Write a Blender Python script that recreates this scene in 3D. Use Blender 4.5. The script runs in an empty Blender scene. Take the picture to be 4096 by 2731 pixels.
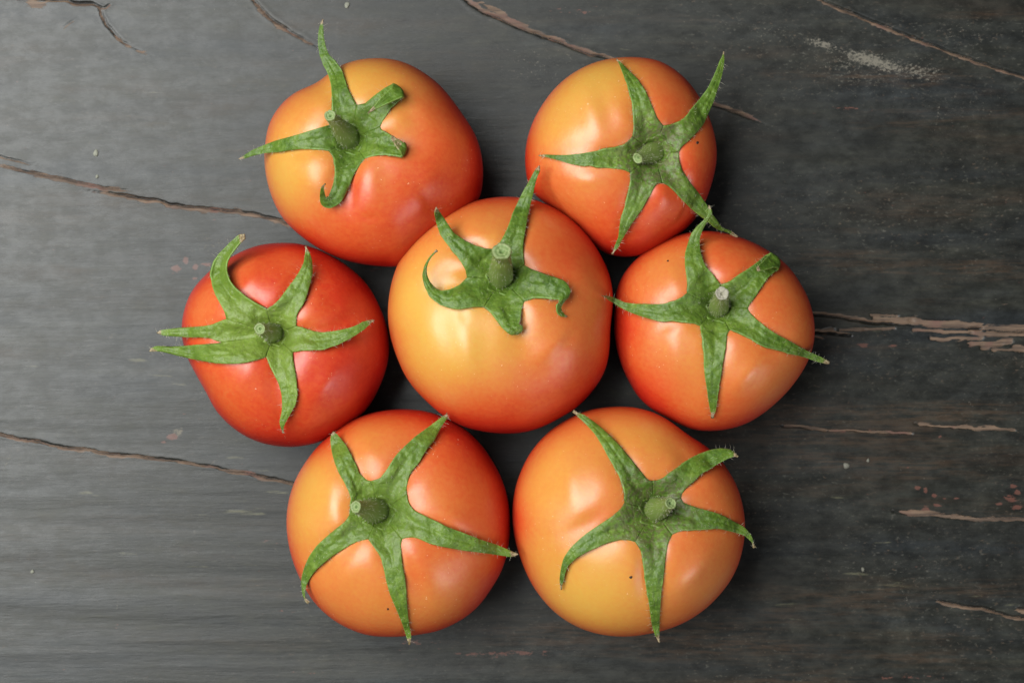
import bpy, math, random
import numpy as np
from mathutils import Vector

# ------------------------------------------------------------------ camera, world, light
scene = bpy.context.scene
H = 0.75            # camera height above the table (m)
FOC = 82.0          # mm
cam_d = bpy.data.cameras.new('camera')
cam = bpy.data.objects.new('camera', cam_d)
scene.collection.objects.link(cam)
cam.location = (0, 0, H)
cam.rotation_euler = (0, 0, 0)
cam_d.sensor_width = 36.0
cam_d.lens = FOC
cam_d.clip_start = 0.01
cam_d.clip_end = 20.0
cam_d.dof.use_dof = True
cam_d.dof.focus_distance = H - 0.050
cam_d.dof.aperture_fstop = 17.0
scene.camera = cam

world = bpy.data.worlds.new('World')
scene.world = world
world.use_nodes = True
world.node_tree.nodes['Background'].inputs[0].default_value = (0.80, 0.92, 1.0, 1)
world.node_tree.nodes['Background'].inputs[1].default_value = 0.06


def area_lamp(name, loc, target, sx, sy, watts, col):
    d = bpy.data.lights.new(name, 'AREA')
    d.shape = 'RECTANGLE'
    d.size, d.size_y = sx, sy
    d.energy = watts
    d.color = col
    o = bpy.data.objects.new(name, d)
    scene.collection.objects.link(o)
    o.location = loc
    v = Vector(target) - Vector(loc)
    o.rotation_euler = v.to_track_quat('-Z', 'Y').to_euler()
    return o


area_lamp('window_light', (-0.86, 0.26, 0.95), (0, 0, 0.03), 0.95, 0.28, 12.0, (1.0, 0.975, 0.94))
area_lamp('sky_opening', (-0.52, 0.15, 1.25), (-0.05, 0, 0), 1.10, 0.55, 21.5, (0.975, 1.0, 0.98))
area_lamp('door_light', (0.86, -0.80, 0.70), (0, 0, 0.03), 0.60, 0.26, 4.6, (1.0, 0.98, 0.96))

scene.view_settings.view_transform = 'Standard'
scene.view_settings.look = 'None'
scene.view_settings.exposure = 0.0
scene.view_settings.gamma = 1.0
scene.cycles.use_denoising = True

# ------------------------------------------------------------------ helpers
rng = np.random.default_rng(7)
random.seed(7)
KX = 36.0 / FOC
PXM = KX / 4096.0                    # metres per photo pixel at 1 m


def P(u, v, z):
    """point at height z seen at photo pixel (u, v); arrays allowed"""
    s = (H - z)
    return (u / 4096.0 - 0.5) * KX * s, -(v - 1365.5) * PXM * s


def UV(x, y, z):
    s = (H - z)
    return (x / (KX * s) + 0.5) * 4096.0, 1365.5 - y / (PXM * s)


def hash2(ix, iy, seed):
    h = (ix.astype(np.int64) * 374761393 + iy.astype(np.int64) * 668265263 + seed * 974711) & 0x7fffffff
    h = ((h ^ (h >> 13)) * 1274126177) & 0x7fffffff
    h = h ^ (h >> 16)
    return (h & 0xffff) / 65535.0


def vnoise(x, y, seed=0):
    ix, iy = np.floor(x), np.floor(y)
    fx, fy = x - ix, y - iy
    fx = fx * fx * (3 - 2 * fx)
    fy = fy * fy * (3 - 2 * fy)
    a, b = hash2(ix, iy, seed), hash2(ix + 1, iy, seed)
    c, d = hash2(ix, iy + 1, seed), hash2(ix + 1, iy + 1, seed)
    return (a + (b - a) * fx) * (1 - fy) + (c + (d - c) * fx) * fy


def fbm(x, y, seed=0, octv=4):
    s, a, t = 0, 0.5, 0
    for k in range(octv):
        s = s + a * vnoise(x * 2 ** k, y * 2 ** k, seed + k * 17)
        t += a
        a *= 0.5
    return s / t


def sstep(a, b, x):
    t = np.clip((x - a) / (b - a), 0, 1)
    return t * t * (3 - 2 * t)


def mesh_obj(name, verts, faces, mat, parent=None, attrs=None, smooth=True):
    me = bpy.data.meshes.new(name)
    verts = np.asarray(verts, dtype=np.float32)
    me.vertices.add(len(verts))
    me.vertices.foreach_set('co', verts.ravel())
    if isinstance(faces, np.ndarray):
        n, k = faces.shape
        me.loops.add(n * k)
        me.loops.foreach_set('vertex_index', faces.astype(np.int32).ravel())
        me.polygons.add(n)
        me.polygons.foreach_set('loop_start', np.arange(0, n * k, k, dtype=np.int32))
        me.polygons.foreach_set('loop_total', np.full(n, k, dtype=np.int32))
    else:
        flat = [i for f in faces for i in f]
        tot = [len(f) for f in faces]
        st = np.concatenate([[0], np.cumsum(tot)[:-1]])
        me.loops.add(len(flat))
        me.loops.foreach_set('vertex_index', np.array(flat, dtype=np.int32))
        me.polygons.add(len(tot))
        me.polygons.foreach_set('loop_start', st.astype(np.int32))
        me.polygons.foreach_set('loop_total', np.array(tot, dtype=np.int32))
    me.update(calc_edges=True)
    me.validate()
    for k, val in (attrs or {}).items():
        at = me.attributes.new(k, 'FLOAT', 'POINT')
        at.data.foreach_set('value', np.asarray(val, dtype=np.float32).ravel())
    if smooth:
        me.polygons.foreach_set('use_smooth', np.ones(len(me.polygons), dtype=bool))
    me.materials.append(mat)
    o = bpy.data.objects.new(name, me)
    scene.collection.objects.link(o)
    if parent is not None:
        o.parent = parent
    return o


# ------------------------------------------------------------------ materials
class NT:
    def __init__(self, name):
        self.m = bpy.data.materials.new(name)
        self.m.use_nodes = True
        self.t = self.m.node_tree
        self.bsdf = self.t.nodes['Principled BSDF']
        self.obj = self.t.nodes.new('ShaderNodeTexCoord').outputs['Object']

    def link(self, a, b):
        if isinstance(a, (int, float)):
            b.default_value = a
        elif isinstance(a, tuple):
            b.default_value = a if len(a) == 4 or b.type == 'VECTOR' else a + (1,)
        else:
            self.t.links.new(a, b)

    def attr(self, name):
        n = self.t.nodes.new('ShaderNodeAttribute')
        n.attribute_name = name
        return n.outputs['Fac']

    def noise(self, scale, detail=4, rough=0.55, stretch=(1, 1, 1), dist=0.0, off=(0, 0, 0)):
        mp = self.t.nodes.new('ShaderNodeMapping')
        mp.inputs['Scale'].default_value = stretch
        mp.inputs['Location'].default_value = off
        self.t.links.new(self.obj, mp.inputs['Vector'])
        n = self.t.nodes.new('ShaderNodeTexNoise')
        n.inputs['Scale'].default_value = scale
        n.inputs['Detail'].default_value = detail
        n.inputs['Roughness'].default_value = rough
        n.inputs['Distortion'].default_value = dist
        self.t.links.new(mp.outputs[0], n.inputs['Vector'])
        return n.outputs['Fac']

    def math(self, op, a, b=0.0, c=0.0, clamp=False):
        n = self.t.nodes.new('ShaderNodeMath')
        n.operation = op
        n.use_clamp = clamp
        for i, x in enumerate((a, b, c)):
            self.link(x, n.inputs[i])
        return n.outputs[0]

    def rng(self, x, a, b, c=0.0, d=1.0):
        n = self.t.nodes.new('ShaderNodeMapRange')
        n.interpolation_type = 'SMOOTHSTEP'
        self.link(x, n.inputs['Value'])
        for k, val in zip(('From Min', 'From Max', 'To Min', 'To Max'), (a, b, c, d)):
            n.inputs[k].default_value = val
        return n.outputs['Result']

    def mix(self, f, a, b, mode='MIX'):
        n = self.t.nodes.new('ShaderNodeMix')
        n.data_type = 'RGBA'
        n.blend_type = mode
        self.link(f, n.inputs['Factor'])
        self.link(a, n.inputs[6])
        self.link(b, n.inputs[7])
        return n.outputs[2]

    def ramp(self, f, stops):
        n = self.t.nodes.new('ShaderNodeValToRGB')
        cr = n.color_ramp
        while len(cr.elements) < len(stops):
            cr.elements.new(0.5)
        for e, (p, c) in zip(cr.elements, stops):
            e.position = p
            e.color = tuple(c) + (1,)
        self.link(f, n.inputs[0])
        return n.outputs[0]

    def bump(self, h, strength, dist):
        n = self.t.nodes.new('ShaderNodeBump')
        n.inputs['Strength'].default_value = strength
        n.inputs['Distance'].default_value = dist
        self.link(h, n.inputs['Height'])
        self.t.links.new(n.outputs[0], self.bsdf.inputs['Normal'])

    def set(self, **kw):
        for k, v in kw.items():
            self.link(v, self.bsdf.inputs[k.replace('_', ' ')])


def make_skin():
    n = NT('tomato_skin')
    rp = n.attr('ripe')
    big = n.noise(45, 3, 0.5)
    fine = n.noise(700, 2, 0.6)
    f = n.math('ADD', rp, n.math('MULTIPLY', n.math('SUBTRACT', big, 0.5), 0.22))
    f = n.math('ADD', f, n.math('MULTIPLY', n.math('SUBTRACT', fine, 0.5), 0.21), clamp=True)
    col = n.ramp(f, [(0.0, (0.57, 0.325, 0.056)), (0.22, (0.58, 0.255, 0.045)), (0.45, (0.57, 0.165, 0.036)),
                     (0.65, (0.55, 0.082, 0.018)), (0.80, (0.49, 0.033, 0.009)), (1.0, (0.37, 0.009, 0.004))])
    sp = n.rng(n.noise(1500, 1, 0.4), 0.735, 0.79)
    sp = n.math('MULTIPLY', sp, n.rng(n.noise(60, 2), 0.45, 0.62))
    col = n.mix(n.math('MULTIPLY', sp, 0.55), col, (0.85, 0.62, 0.40))
    n.set(Base_Color=col, Roughness=n.rng(n.noise(120, 3), 0.3, 0.7, 0.33, 0.43), IOR=1.55)
    n.bsdf.inputs['Subsurface Weight'].default_value = 0.20
    n.bsdf.inputs['Subsurface Radius'].default_value = (1.0, 0.30, 0.10)
    n.bsdf.inputs['Subsurface Scale'].default_value = 0.003
    n.bump(n.math('ADD', n.math('MULTIPLY', n.noise(1100, 2, 0.5), 0.25), n.noise(110, 3, 0.5)), 0.10, 0.0012)
    return n.m


def make_green(name, stem=False):
    n = NT(name)
    tip, edge, hue = n.attr('tipf'), n.attr('edge'), n.attr('hue')
    a = n.noise(560, 4, 0.6)
    lg = n.noise(110, 2, 0.5, off=(1, 1, 0))
    b = n.noise(1300, 3, 0.6, off=(3, 1, 0))
    f = n.math('ADD', n.math('MULTIPLY', lg, 0.40), n.math('ADD', n.math('MULTIPLY', a, 0.38), n.math('MULTIPLY', b, 0.22)))
    col = n.ramp(f, [(0.34, (0.034, 0.080, 0.006)), (0.46, (0.064, 0.130, 0.009)), (0.56, (0.096, 0.172, 0.014)),
                     (0.68, (0.155, 0.238, 0.030))])
    yel = n.mix(0.65, col, (0.210, 0.290, 0.040))
    col = n.mix(hue, col, yel)
    col = n.mix(n.math('MULTIPLY', n.rng(edge, 0.80, 1.0), 0.40), col, (0.22, 0.36, 0.08))
    # grey-white scurf and dust
    du = n.rng(n.noise(1700, 2, 0.5, off=(0, 5, 0)), 0.63, 0.74)
    col = n.mix(n.math('MULTIPLY', du, 0.20), col, (0.40, 0.46, 0.25))
    # brown scars
    br = n.math('MULTIPLY', n.attr('scar'), n.rng(n.noise(900, 3, 0.6, off=(7, 0, 0)), 0.42, 0.58), clamp=True)
    col = n.mix(n.math('MULTIPLY', br, 0.8), col, (0.10, 0.085, 0.040))
    tp = n.rng(n.math('ADD', tip, n.math('MULTIPLY', n.math('SUBTRACT', b, 0.5), 0.5)), 0.35, 0.75)
    col = n.mix(n.math('MULTIPLY', tp, 0.9), col, n.mix(n.rng(b, 0.4, 0.6), (0.16, 0.10, 0.05), (0.36, 0.27, 0.17)))
    if stem:
        col = n.mix(0.55, col, (0.165, 0.215, 0.060))
    n.set(Base_Color=col, Roughness=0.52)
    n.bsdf.inputs['Subsurface Weight'].default_value = 0.15
    n.bsdf.inputs['Subsurface Radius'].default_value = (0.5, 1.0, 0.2)
    n.bsdf.inputs['Subsurface Scale'].default_value = 0.0008
    pit = n.noise(420, 2, 0.45, off=(4, 2, 0))
    if stem:
        n.bump(n.math('ADD', n.math('MULTIPLY', a, 0.6), n.math('MULTIPLY', b, 0.3)), 0.30, 0.0005)
    else:
        n.bump(n.math('ADD', pit, n.math('MULTIPLY', b, 0.22)), 0.62, 0.0011)
    return n.m


def make_cut(name, dry=False):
    n = NT(name)
    r = n.attr('ring')
    w = n.math('ADD', r, n.math('MULTIPLY', n.math('SUBTRACT', n.noise(1800, 3), 0.5), 0.3))
    if dry:
        col = n.ramp(w, [(0.0, (0.20, 0.19, 0.13)), (0.5, (0.33, 0.31, 0.24)), (1.0, (0.26, 0.25, 0.19))])
    else:
        col = n.ramp(w, [(0.0, (0.08, 0.14, 0.035)), (0.22, (0.13, 0.20, 0.055)), (0.42, (0.24, 0.31, 0.12)), (0.6, (0.13, 0.20, 0.055)),
                         (0.78, (0.25, 0.31, 0.13)), (1.0, (0.14, 0.18, 0.06))])
    n.set(Base_Color=col, Roughness=0.6)
    n.bump(n.noise(2200, 3), 0.5, 0.0004)
    return n.m


def make_plain(name, col, rough=0.6, scale=900, var=0.3):
    n = NT(name)
    f = n.noise(scale, 3)
    dark = tuple(c * (1 - var) for c in col)
    n.set(Base_Color=n.mix(n.rng(f, 0.3, 0.7), dark, col), Roughness=rough)
    n.bump(f, 0.4, 0.0003)
    return n.m


def make_wood():
    n = NT('weathered_painted_wood')
    g1 = n.noise(48, 6, 0.62, stretch=(0.13, 1, 1), dist=0.5)
    g2 = n.noise(260, 5, 0.65, stretch=(0.09, 1, 1), dist=0.4)
    blo = n.noise(210, 5, 0.68, stretch=(0.55, 1, 1))
    g3 = n.noise(900, 4, 0.7, stretch=(0.10, 1, 1), off=(1, 2, 0))
    pat = n.noise(14, 4, 0.55, stretch=(0.6, 1, 1))
    col = n.ramp(n.math('ADD', n.math('MULTIPLY', blo, 0.38), n.math('ADD', n.math('MULTIPLY', g3, 0.18), n.math('ADD', n.math('MULTIPLY', g1, 0.22), n.math('MULTIPLY', g2, 0.22)))),
                 [(0.39, (0.0028, 0.0031, 0.0026)), (0.47, (0.0070, 0.0076, 0.0064)), (0.54, (0.0124, 0.0131, 0.0109)),
                  (0.63, (0.027, 0.028, 0.023))])
    # olive, bluish and brown drifts of the old paint
    hu = n.noise(70, 4, 0.6, stretch=(0.16, 1, 1), off=(2, 0, 0))
    tint = n.ramp(hu, [(0.34, (0.80, 0.98, 1.28)), (0.45, (0.98, 1.02, 1.0)), (0.55, (1.06, 1.03, 0.84)), (0.66, (1.45, 1.0, 0.68))])
    col = n.mix(1.0, col, tint, 'MULTIPLY')
    # worn through to brown along the grain
    wb = n.math('MULTIPLY', n.rng(n.noise(60, 5, 0.65, stretch=(0.10, 1, 1), off=(0, 4, 0)), 0.50, 0.66), n.rng(g3, 0.38, 0.62))
    wb = n.math('MULTIPLY', wb, n.attr('wear'))
    col = n.mix(n.math('MULTIPLY', wb, 0.52), col, (0.060, 0.033, 0.017))
    # faint rubbed specks, thicker in places
    fs = n.rng(n.noise(1150, 3, 0.65, stretch=(0.55, 1, 1), off=(5, 5, 0)), 0.56, 0.74)
    fs = n.math('MULTIPLY', fs, n.rng(n.noise(38, 4, 0.6, stretch=(0.5, 1, 1), off=(9, 0, 0)), 0.34, 0.62))
    fs = n.math('MULTIPLY', fs, n.math('ADD', 0.30, n.math('MULTIPLY', n.attr('wear'), 0.70)))
    col = n.mix(n.math('MULTIPLY', fs, 0.46), col, n.mix(n.rng(n.noise(300, 2), 0.45, 0.62), (0.115, 0.112, 0.092), (0.125, 0.085, 0.055)))
    # pale scuffing, dust specks
    sc = n.math('ADD', n.attr('pale'), n.math('MULTIPLY', n.math('SUBTRACT', n.noise(1500, 4, 0.75, stretch=(0.6, 1, 1)), 0.5), 2.6))
    scf = n.rng(sc, 0.50, 1.0)
    col = n.mix(n.math('MULTIPLY', scf, 0.70), col, (0.19, 0.172, 0.135))
    och = n.rng(n.math('ADD', n.attr('ochre'), n.math('MULTIPLY', n.math('SUBTRACT', n.noise(500, 4, 0.7, stretch=(0.16, 1, 1)), 0.5), 2.0)), 0.50, 0.85)
    col = n.mix(n.math('MULTIPLY', och, 0.50), col, (0.14, 0.135, 0.078))
    red = n.rng(n.math('ADD', n.attr('red'), n.math('MULTIPLY', n.math('SUBTRACT', n.noise(700, 4, 0.7, stretch=(0.4, 1, 1)), 0.5), 2.6)), 0.48, 0.70)
    col = n.mix(n.math('MULTIPLY', red, 0.85), col, (0.105, 0.042, 0.030))
    bare = n.rng(n.math('ADD', n.attr('bare'), n.math('MULTIPLY', n.math('SUBTRACT', n.noise(520, 4, 0.65, stretch=(0.20, 1, 1)), 0.5), 2.0)), 0.46, 0.62)
    bc = n.mix(n.rng(n.noise(800, 4, 0.7, stretch=(0.06, 1, 1)), 0.35, 0.65), (0.055, 0.034, 0.023), (0.165, 0.106, 0.068))
    bc = n.mix(n.rng(n.noise(90, 3), 0.5, 0.68), bc, (0.13, 0.066, 0.050))
    col = n.mix(n.math('MULTIPLY', bare, 0.92), col, bc)
    # fine specks
    vo = n.rng(n.noise(2100, 2, 0.5, stretch=(0.7, 1, 1)), 0.735, 0.79)
    col = n.mix(n.math('MULTIPLY', vo, 0.30), col, (0.24, 0.22, 0.18))
    col = n.mix(n.rng(n.attr('crack'), 0.50, 0.95), col, (0.008, 0.007, 0.006))
    ro = n.rng(blo, 0.35, 0.65, 0.37, 0.46)
    ro = n.math('ADD', ro, n.math('MULTIPLY', n.math('ADD', bare, scf, clamp=True), 0.22))
    n.set(Base_Color=col, Roughness=ro, IOR=1.50)
    h = n.math('ADD', n.math('MULTIPLY', g2, 0.35), n.math('ADD', n.math('MULTIPLY', blo, 0.5), n.math('MULTIPLY', g3, 0.7)))
    h = n.math('SUBTRACT', h, n.math('MULTIPLY', bare, 0.35))
    n.bump(h, 0.17, 0.0006)
    return n.m


M_SKIN = make_skin()
M_SEPAL = make_green('sepal_green')
M_STEM = make_green('stem_green', True)
M_CUT = make_cut('cut_stem')
M_CUTDRY = make_cut('dry_cut_stem', True)
M_HAIR = make_plain('fine_hair', (0.62, 0.60, 0.46), 0.5)
M_SPOT = make_plain('dark_spot', (0.035, 0.016, 0.010), 0.6)
M_WOOD = make_wood()
M_FLECK = make_plain('pale_fleck', (0.26, 0.265, 0.21), 0.7)

# ------------------------------------------------------------------ table top
D2S = 4096.0 / 2352.0                 # traced on a 2352 px wide view of the photo


def build_table():
    xs = np.arange(-0.186, 0.18601, 0.0005)
    ys = np.arange(-0.126, 0.12601, 0.00025)
    X, Y = np.meshgrid(xs, ys)
    u, v = UV(X, Y, 0.0)
    U, V = u / D2S, v / D2S           # 2352-wide view coordinates
    Z = np.zeros_like(X)
    crack = np.zeros_like(X)
    bare = np.zeros_like(X)
    red = np.zeros_like(X)
    pale = np.zeros_like(X)
    ochre = np.zeros_like(X)
    wear = 0.25 + 0.75 * sstep(800, 1900, U + 250 * (fbm(U / 300, V / 120, 3) - 0.5) + (V - 700) * 0.35)
    jit = (fbm(U / 14, V / 14, 11, 3) - 0.5)
    jit2 = (fbm(U / 40, V / 30, 21, 3) - 0.5)

    def window(pts, m):
        p = np.array(pts, float)
        j0, j1 = np.searchsorted(U[0], [p[:, 0].min() - m, p[:, 0].max() + m])
        vv = V[:, 0][::-1]
        i0, i1 = np.searchsorted(vv, [p[:, 1].min() - m, p[:, 1].max() + m])
        n = len(vv)
        return slice(n - i1, n - i0), slice(j0, j1)

    def polydist(pts, sl):
        uu, vv = U[sl] + jit2[sl] * 6, V[sl] + jit2[sl] * 8 + jit[sl] * 4
        best = np.full(uu.shape, 1e9)
        side = np.zeros_like(best)
        tt = np.zeros_like(best)
        p = np.array(pts, float)
        L = np.concatenate([[0], np.cumsum(np.hypot(*(p[1:] - p[:-1]).T))])
        for k in range(len(p) - 1):
            d = p[k + 1] - p[k]
            l2 = (d ** 2).sum()
            t = np.clip(((uu - p[k, 0]) * d[0] + (vv - p[k, 1]) * d[1]) / l2, 0, 1)
            ex, ey = uu - p[k, 0] - t * d[0], vv - p[k, 1] - t * d[1]
            dd = np.hypot(ex, ey)
            m = dd < best
            best = np.where(m, dd, best)
            side = np.where(m, np.sign(d[0] * ey - d[1] * ex), side)
            tt = np.where(m, (L[k] + t * math.sqrt(l2)) / L[-1], tt)
        return best, side, tt

    def add_crack(pts, w=2.4, bw=6.0, depth=0.0008, fade0=0, fade1=0, boff=2.5, bs=1.0):
        sl = window(pts, 40)
        if U[sl].size == 0:
            return
        d, s, t = polydist(pts, sl)
        f = np.ones_like(t)
        if fade0:
            f = f * sstep(0, fade0, t)
        if fade1:
            f = f * (1 - sstep(1 - fade1, 1, t))
        on = 0.55 + 0.9 * fbm(U[sl] / 45, V[sl] / 25, 41, 3)
        w *= 0.64
        depth *= 0.7
        bw *= 1.15
        ww = np.maximum(w * f * on, 0.3)
        c = (1 - sstep(ww * 0.55, ww * 1.5, d)) * sstep(0.05, 0.4, f)
        crack[sl] = np.maximum(crack[sl], c)
        Z[sl] -= depth * np.clip(1 - d / (ww * 2.0), 0, 1) * f
        bd = np.abs(d * s - boff)
        b = np.clip(1.05 - bd / (bw * (0.35 + 1.3 * fbm(U[sl] / 30, V[sl] / 16, 51, 3))), 0, 1) * bs * (0.3 + 0.7 * f)
        bare[sl] = np.maximum(bare[sl], b)
        # paint lifts a little along the crack
        Z[sl] += 0.00004 * np.exp(-((d - bw) / 4.0) ** 2) * f

    def blob(arr, cu, cv, ru, rv, a=1.0, ang=0.0):
        m = max(ru, rv) * 2.6
        sl = window([(cu, cv)], m)
        if U[sl].size == 0:
            return
        x, y = U[sl] - cu, V[sl] - cv
        ca, sa = math.cos(math.radians(ang)), math.sin(math.radians(ang))
        xr, yr = x * ca + y * sa, -x * sa + y * ca
        g = a * np.exp(-((xr / ru) ** 2 + (yr / rv) ** 2))
        arr[sl] = np.maximum(arr[sl], g)

    # upper left crack with the nail hole
    add_crack([(-30, -8), (60, -3), (155, 1), (168, 7), (212, 7), (230, 17), (234, 35), (245, 57), (262, 76), (281, 95), (303, 109), (345, 126), (385, 148)],
              3.0, 5, 0.0010, fade1=0.42)
    add_crack([(230, 16), (240, 18), (250, 12)], 2.2, 4)
    add_crack([(140, 65), (155, 54), (173, 41)], 1.4, 1.5, 0.0003, 0.3, 0.3)
    blob(crack, 48, 3, 13, 9, 1.3)
    blob(bare, 85, 10, 34, 9, 0.9)
    blob(bare, 294, 106, 16, 6, 0.9, 25)
    # second crack, running in behind the upper left tomato
    add_crack([(578, -8), (595, 15), (612, 32), (630, 48), (655, 66), (684, 83), (722, 104), (777, 128), (808, 139)], 2.6, 8, 0.0010, 0, 0.70, 3)
    # third crack, ends beyond the upper right tomato
    add_crack([(1060, -8), (1070, 0), (1089, 16), (1113, 30), (1142, 40), (1180, 58), (1212, 71), (1244, 83), (1277, 94), (1301, 103), (1330, 115), (1362, 126), (1400, 134),
               (1480, 172), (1560, 212), (1610, 235), (1640, 243), (1700, 262), (1740, 280), (1785, 297)], 2.4, 8, 0.0010, 0, 0.12, -3)
    blob(bare, 1135, 22, 40, 7, 0.8, 26)
    blob(bare, 1715, 266, 42, 5, 1.1, 22)
    blob(bare, 1185, 50, 40, 6, 0.8, 26)
    # fourth crack, top right
    add_crack([(1880, -8), (1891, 0), (1920, 15), (1964, 33), (2012, 53), (2063, 73), (2122, 95), (2188, 121), (2246, 141), (2297, 157), (2349, 174), (2420, 200)],
              2.6, 6, 0.0011, 0, 0, 4.0)
    # left cracks
    add_crack([(-30, 353), (0, 361), (44, 370), (110, 383)], 1.6, 3, 0.0005, 0, 0.5)
    add_crack([(-30, 378), (0, 383), (33, 386), (84, 397), (132, 408), (176, 419), (227, 428), (278, 436), (322, 441)], 1.8, 8, 0.0008, 0.2, 0.2, 2)
    add_crack([(168, 434), (234, 441), (300, 452), (359, 459), (388, 470), (458, 476), (527, 483), (586, 492), (641, 503), (662, 514)], 2.3, 9, 0.0010, 0.25, 0, 3)
    add_crack([(-30, 991), (0, 997), (44, 1006), (88, 1014), (146, 1026), (205, 1034), (256, 1041), (315, 1048), (373, 1054), (432, 1063), (498, 1072),
               (535, 1083), (586, 1090), (630, 1099), (690, 1114), (740, 1128)], 1.9, 6, 0.0010, 0, 0.05, 1.5)
    blob(bare, 545, 1082, 45, 7, 0.9, 8)
    # right: long split with the paint peeled off
    add_crack([(1780, 716), (1873, 724), (1922, 727), (1962, 734), (1995, 739), (2054, 744), (2103, 747), (2160, 752)], 3.0, 6, 0.0016, 0.1, 0.35, -4)
    add_crack([(1830, 763), (1873, 765), (1909, 765), (1939, 769), (1958, 771)], 3.2, 4, 0.0018, 0, 0.05, -4)
    add_crack([(2222, 754), (2258, 755)], 3.0, 5, 0.0014, 0.1, 0.1)
    add_crack([(2258, 757), (2310, 760), (2420, 768)], 2.2, 7, 0.0014, 0.1, 0)
    for (a, b, c, d, w) in [(1895, 762, 1915, 756, 7), (1930, 758, 1985, 755, 5), (1985, 755, 2055, 753, 5), (2000, 722, 2062, 726, 5),
                            (2008, 728, 2095, 736, 9), (2095, 737, 2252, 749, 10), (2250, 750, 2400, 756, 8), (2098, 757, 2230, 762, 5),
                            (2230, 763, 2400, 768, 7), (2140, 777, 2252, 777, 7), (2232, 788, 2320, 786, 9), (2256, 796, 2300, 790, 8),
                            (2330, 795, 2420, 803, 11), (2280, 801, 2350, 804, 4), (1870, 774, 1890, 777, 4)]:
        sl = window([(a, b), (c, d)], 40)
        dd, s_, t_ = polydist([(a, b), (c, d)], sl)
        w = w * (0.30 + 1.2 * fbm(U[sl] / 34, V[sl] / 9, 91, 3))
        bare[sl] = np.maximum(bare[sl], np.clip(1.12 - dd / w * 0.75, 0, 1))
        Z[sl] -= 0.00025 * (1 - sstep(w * 0.5, w, dd))
    # lower strips of bare wood
    for pts, w in [([(2105, 973), (2150, 978), (2192, 981), (2275, 983), (2331, 989)], 5.5), ([(1798, 976), (1850, 981), (1896, 988)], 5),
                   ([(1896, 988), (1945, 989), (2011, 991), (2094, 996)], 3.2), ([(2054, 1175), (2119, 1180), (2174, 1187), (2242, 1190), (2300, 1192), (2420, 1199)], 8.0)]:
        sl = window(pts, 40)
        dd, s_, t_ = polydist(pts, sl)
        w = w * (0.25 + 1.2 * fbm(U[sl] / 34, V[sl] / 9, 92, 3))
        bare[sl] = np.maximum(bare[sl], np.clip(1.08 - dd / w * 0.72, 0, 1) * sstep(0, 0.08, t_ + 0.02))
        Z[sl] -= 0.0003 * (1 - sstep(w * 0.4, w, dd))
    add_crack([(2100, 1181), (2174, 1184), (2242, 1187), (2420, 1195)], 1.0, 2, 0.0005, 0.2, 0)
    add_crack([(2140, 1376), (2187, 1385), (2208, 1390), (2256, 1395), (2290, 1405), (2334, 1415), (2420, 1432)], 2.6, 6, 0.0014, 0.1, 0, 3)
    add_crack([(2325, 1395), (2370, 1400), (2420, 1404)], 2.6, 8, 0.0012, 0.2, 0, 3)
    for c in [(1970, 1318, 60, 8), (2060, 1345, 70, 10), (2240, 1362, 70, 14), (2300, 1385, 60, 12), (1820, 1388, 60, 10), (1860, 1350, 70, 9), (2250, 1412, 50, 5)]:
        blob(ochre, c[0], c[1], c[2], c[3], 0.62)
    # red undercoat flecks
    for c in [(406, 616, 14, 7), (427, 598, 9, 10), (449, 614, 8, 9), (476, 607, 15, 6), (448, 640, 8, 5), (395, 1005, 14, 9), (376, 1015, 8, 5),
              (2109, 1119, 9, 6), (2126, 1125, 6, 9), (2146, 1138, 5, 6), (2320, 1146, 17, 11), (2337, 1165, 16, 8), (2327, 1116, 10, 5), (2127, 1170, 14, 8),
              (2296, 1157, 9, 4), (2170, 1145, 7, 3), (2197, 1144, 6, 3), (2085, 1073, 5, 3), (1985, 793, 12, 6), (2052, 794, 12, 4), (1998, 990, 6, 5),
              (2150, 1160, 10, 4), (2338, 1130, 8, 6), (1940, 990, 8, 4), (2160, 1002, 8, 4)]:
        blob(red, c[0], c[1], c[2] * 0.95, c[3] * 0.95, 1.05)
    for c in [(700, 1545, 90, 6, .55), (1170, 1500, 140, 9, .72), (640, 1405, 60, 8, .5), (960, 1475, 60, 7, .55), (600, 1242, 60, 8, .5), (240, 1440, 40, 5, .5),
              (1800, 640, 80, 10, .45), (1320, 25, 110, 7, .6), (2120, 1555, 120, 9, .5), (1950, 250, 70, 9, .45), (880, 620, 60, 5, .6), (1880, 1330, 50, 9, .55)]:
        blob(red, *c[:4], c[4] * 0.8)
    # pale scuffs and streaks
    blob(pale, 2010, 142, 95, 20, 1.0, 15)
    blob(pale, 1890, 103, 55, 15, 0.85, 18)
    blob(pale, 2110, 165, 80, 24, 0.66, 10)
    blob(pale, 1960, 160, 170, 70, 0.42, 12)
    blob(pale, 2210, 90, 130, 70, 0.33, 10)
    blob(pale, 2200, 240, 150, 60, 0.33, 5)
    blob(pale, 1780, 75, 90, 40, 0.40, 10)
    blob(pale, 1240, 150, 220, 70, 0.34, 5)
    blob(pale, 1860, 620, 160, 30, 0.30)
    blob(pale, 1750, 385, 90, 18, 0.42, -3)
    blob(pale, 2150, 365, 120, 30, 0.30, -3)
    blob(pale, 510, 560, 140, 30, 0.40)
    blob(pale, 408, 993, 18, 12, 1.0, -25)
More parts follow.
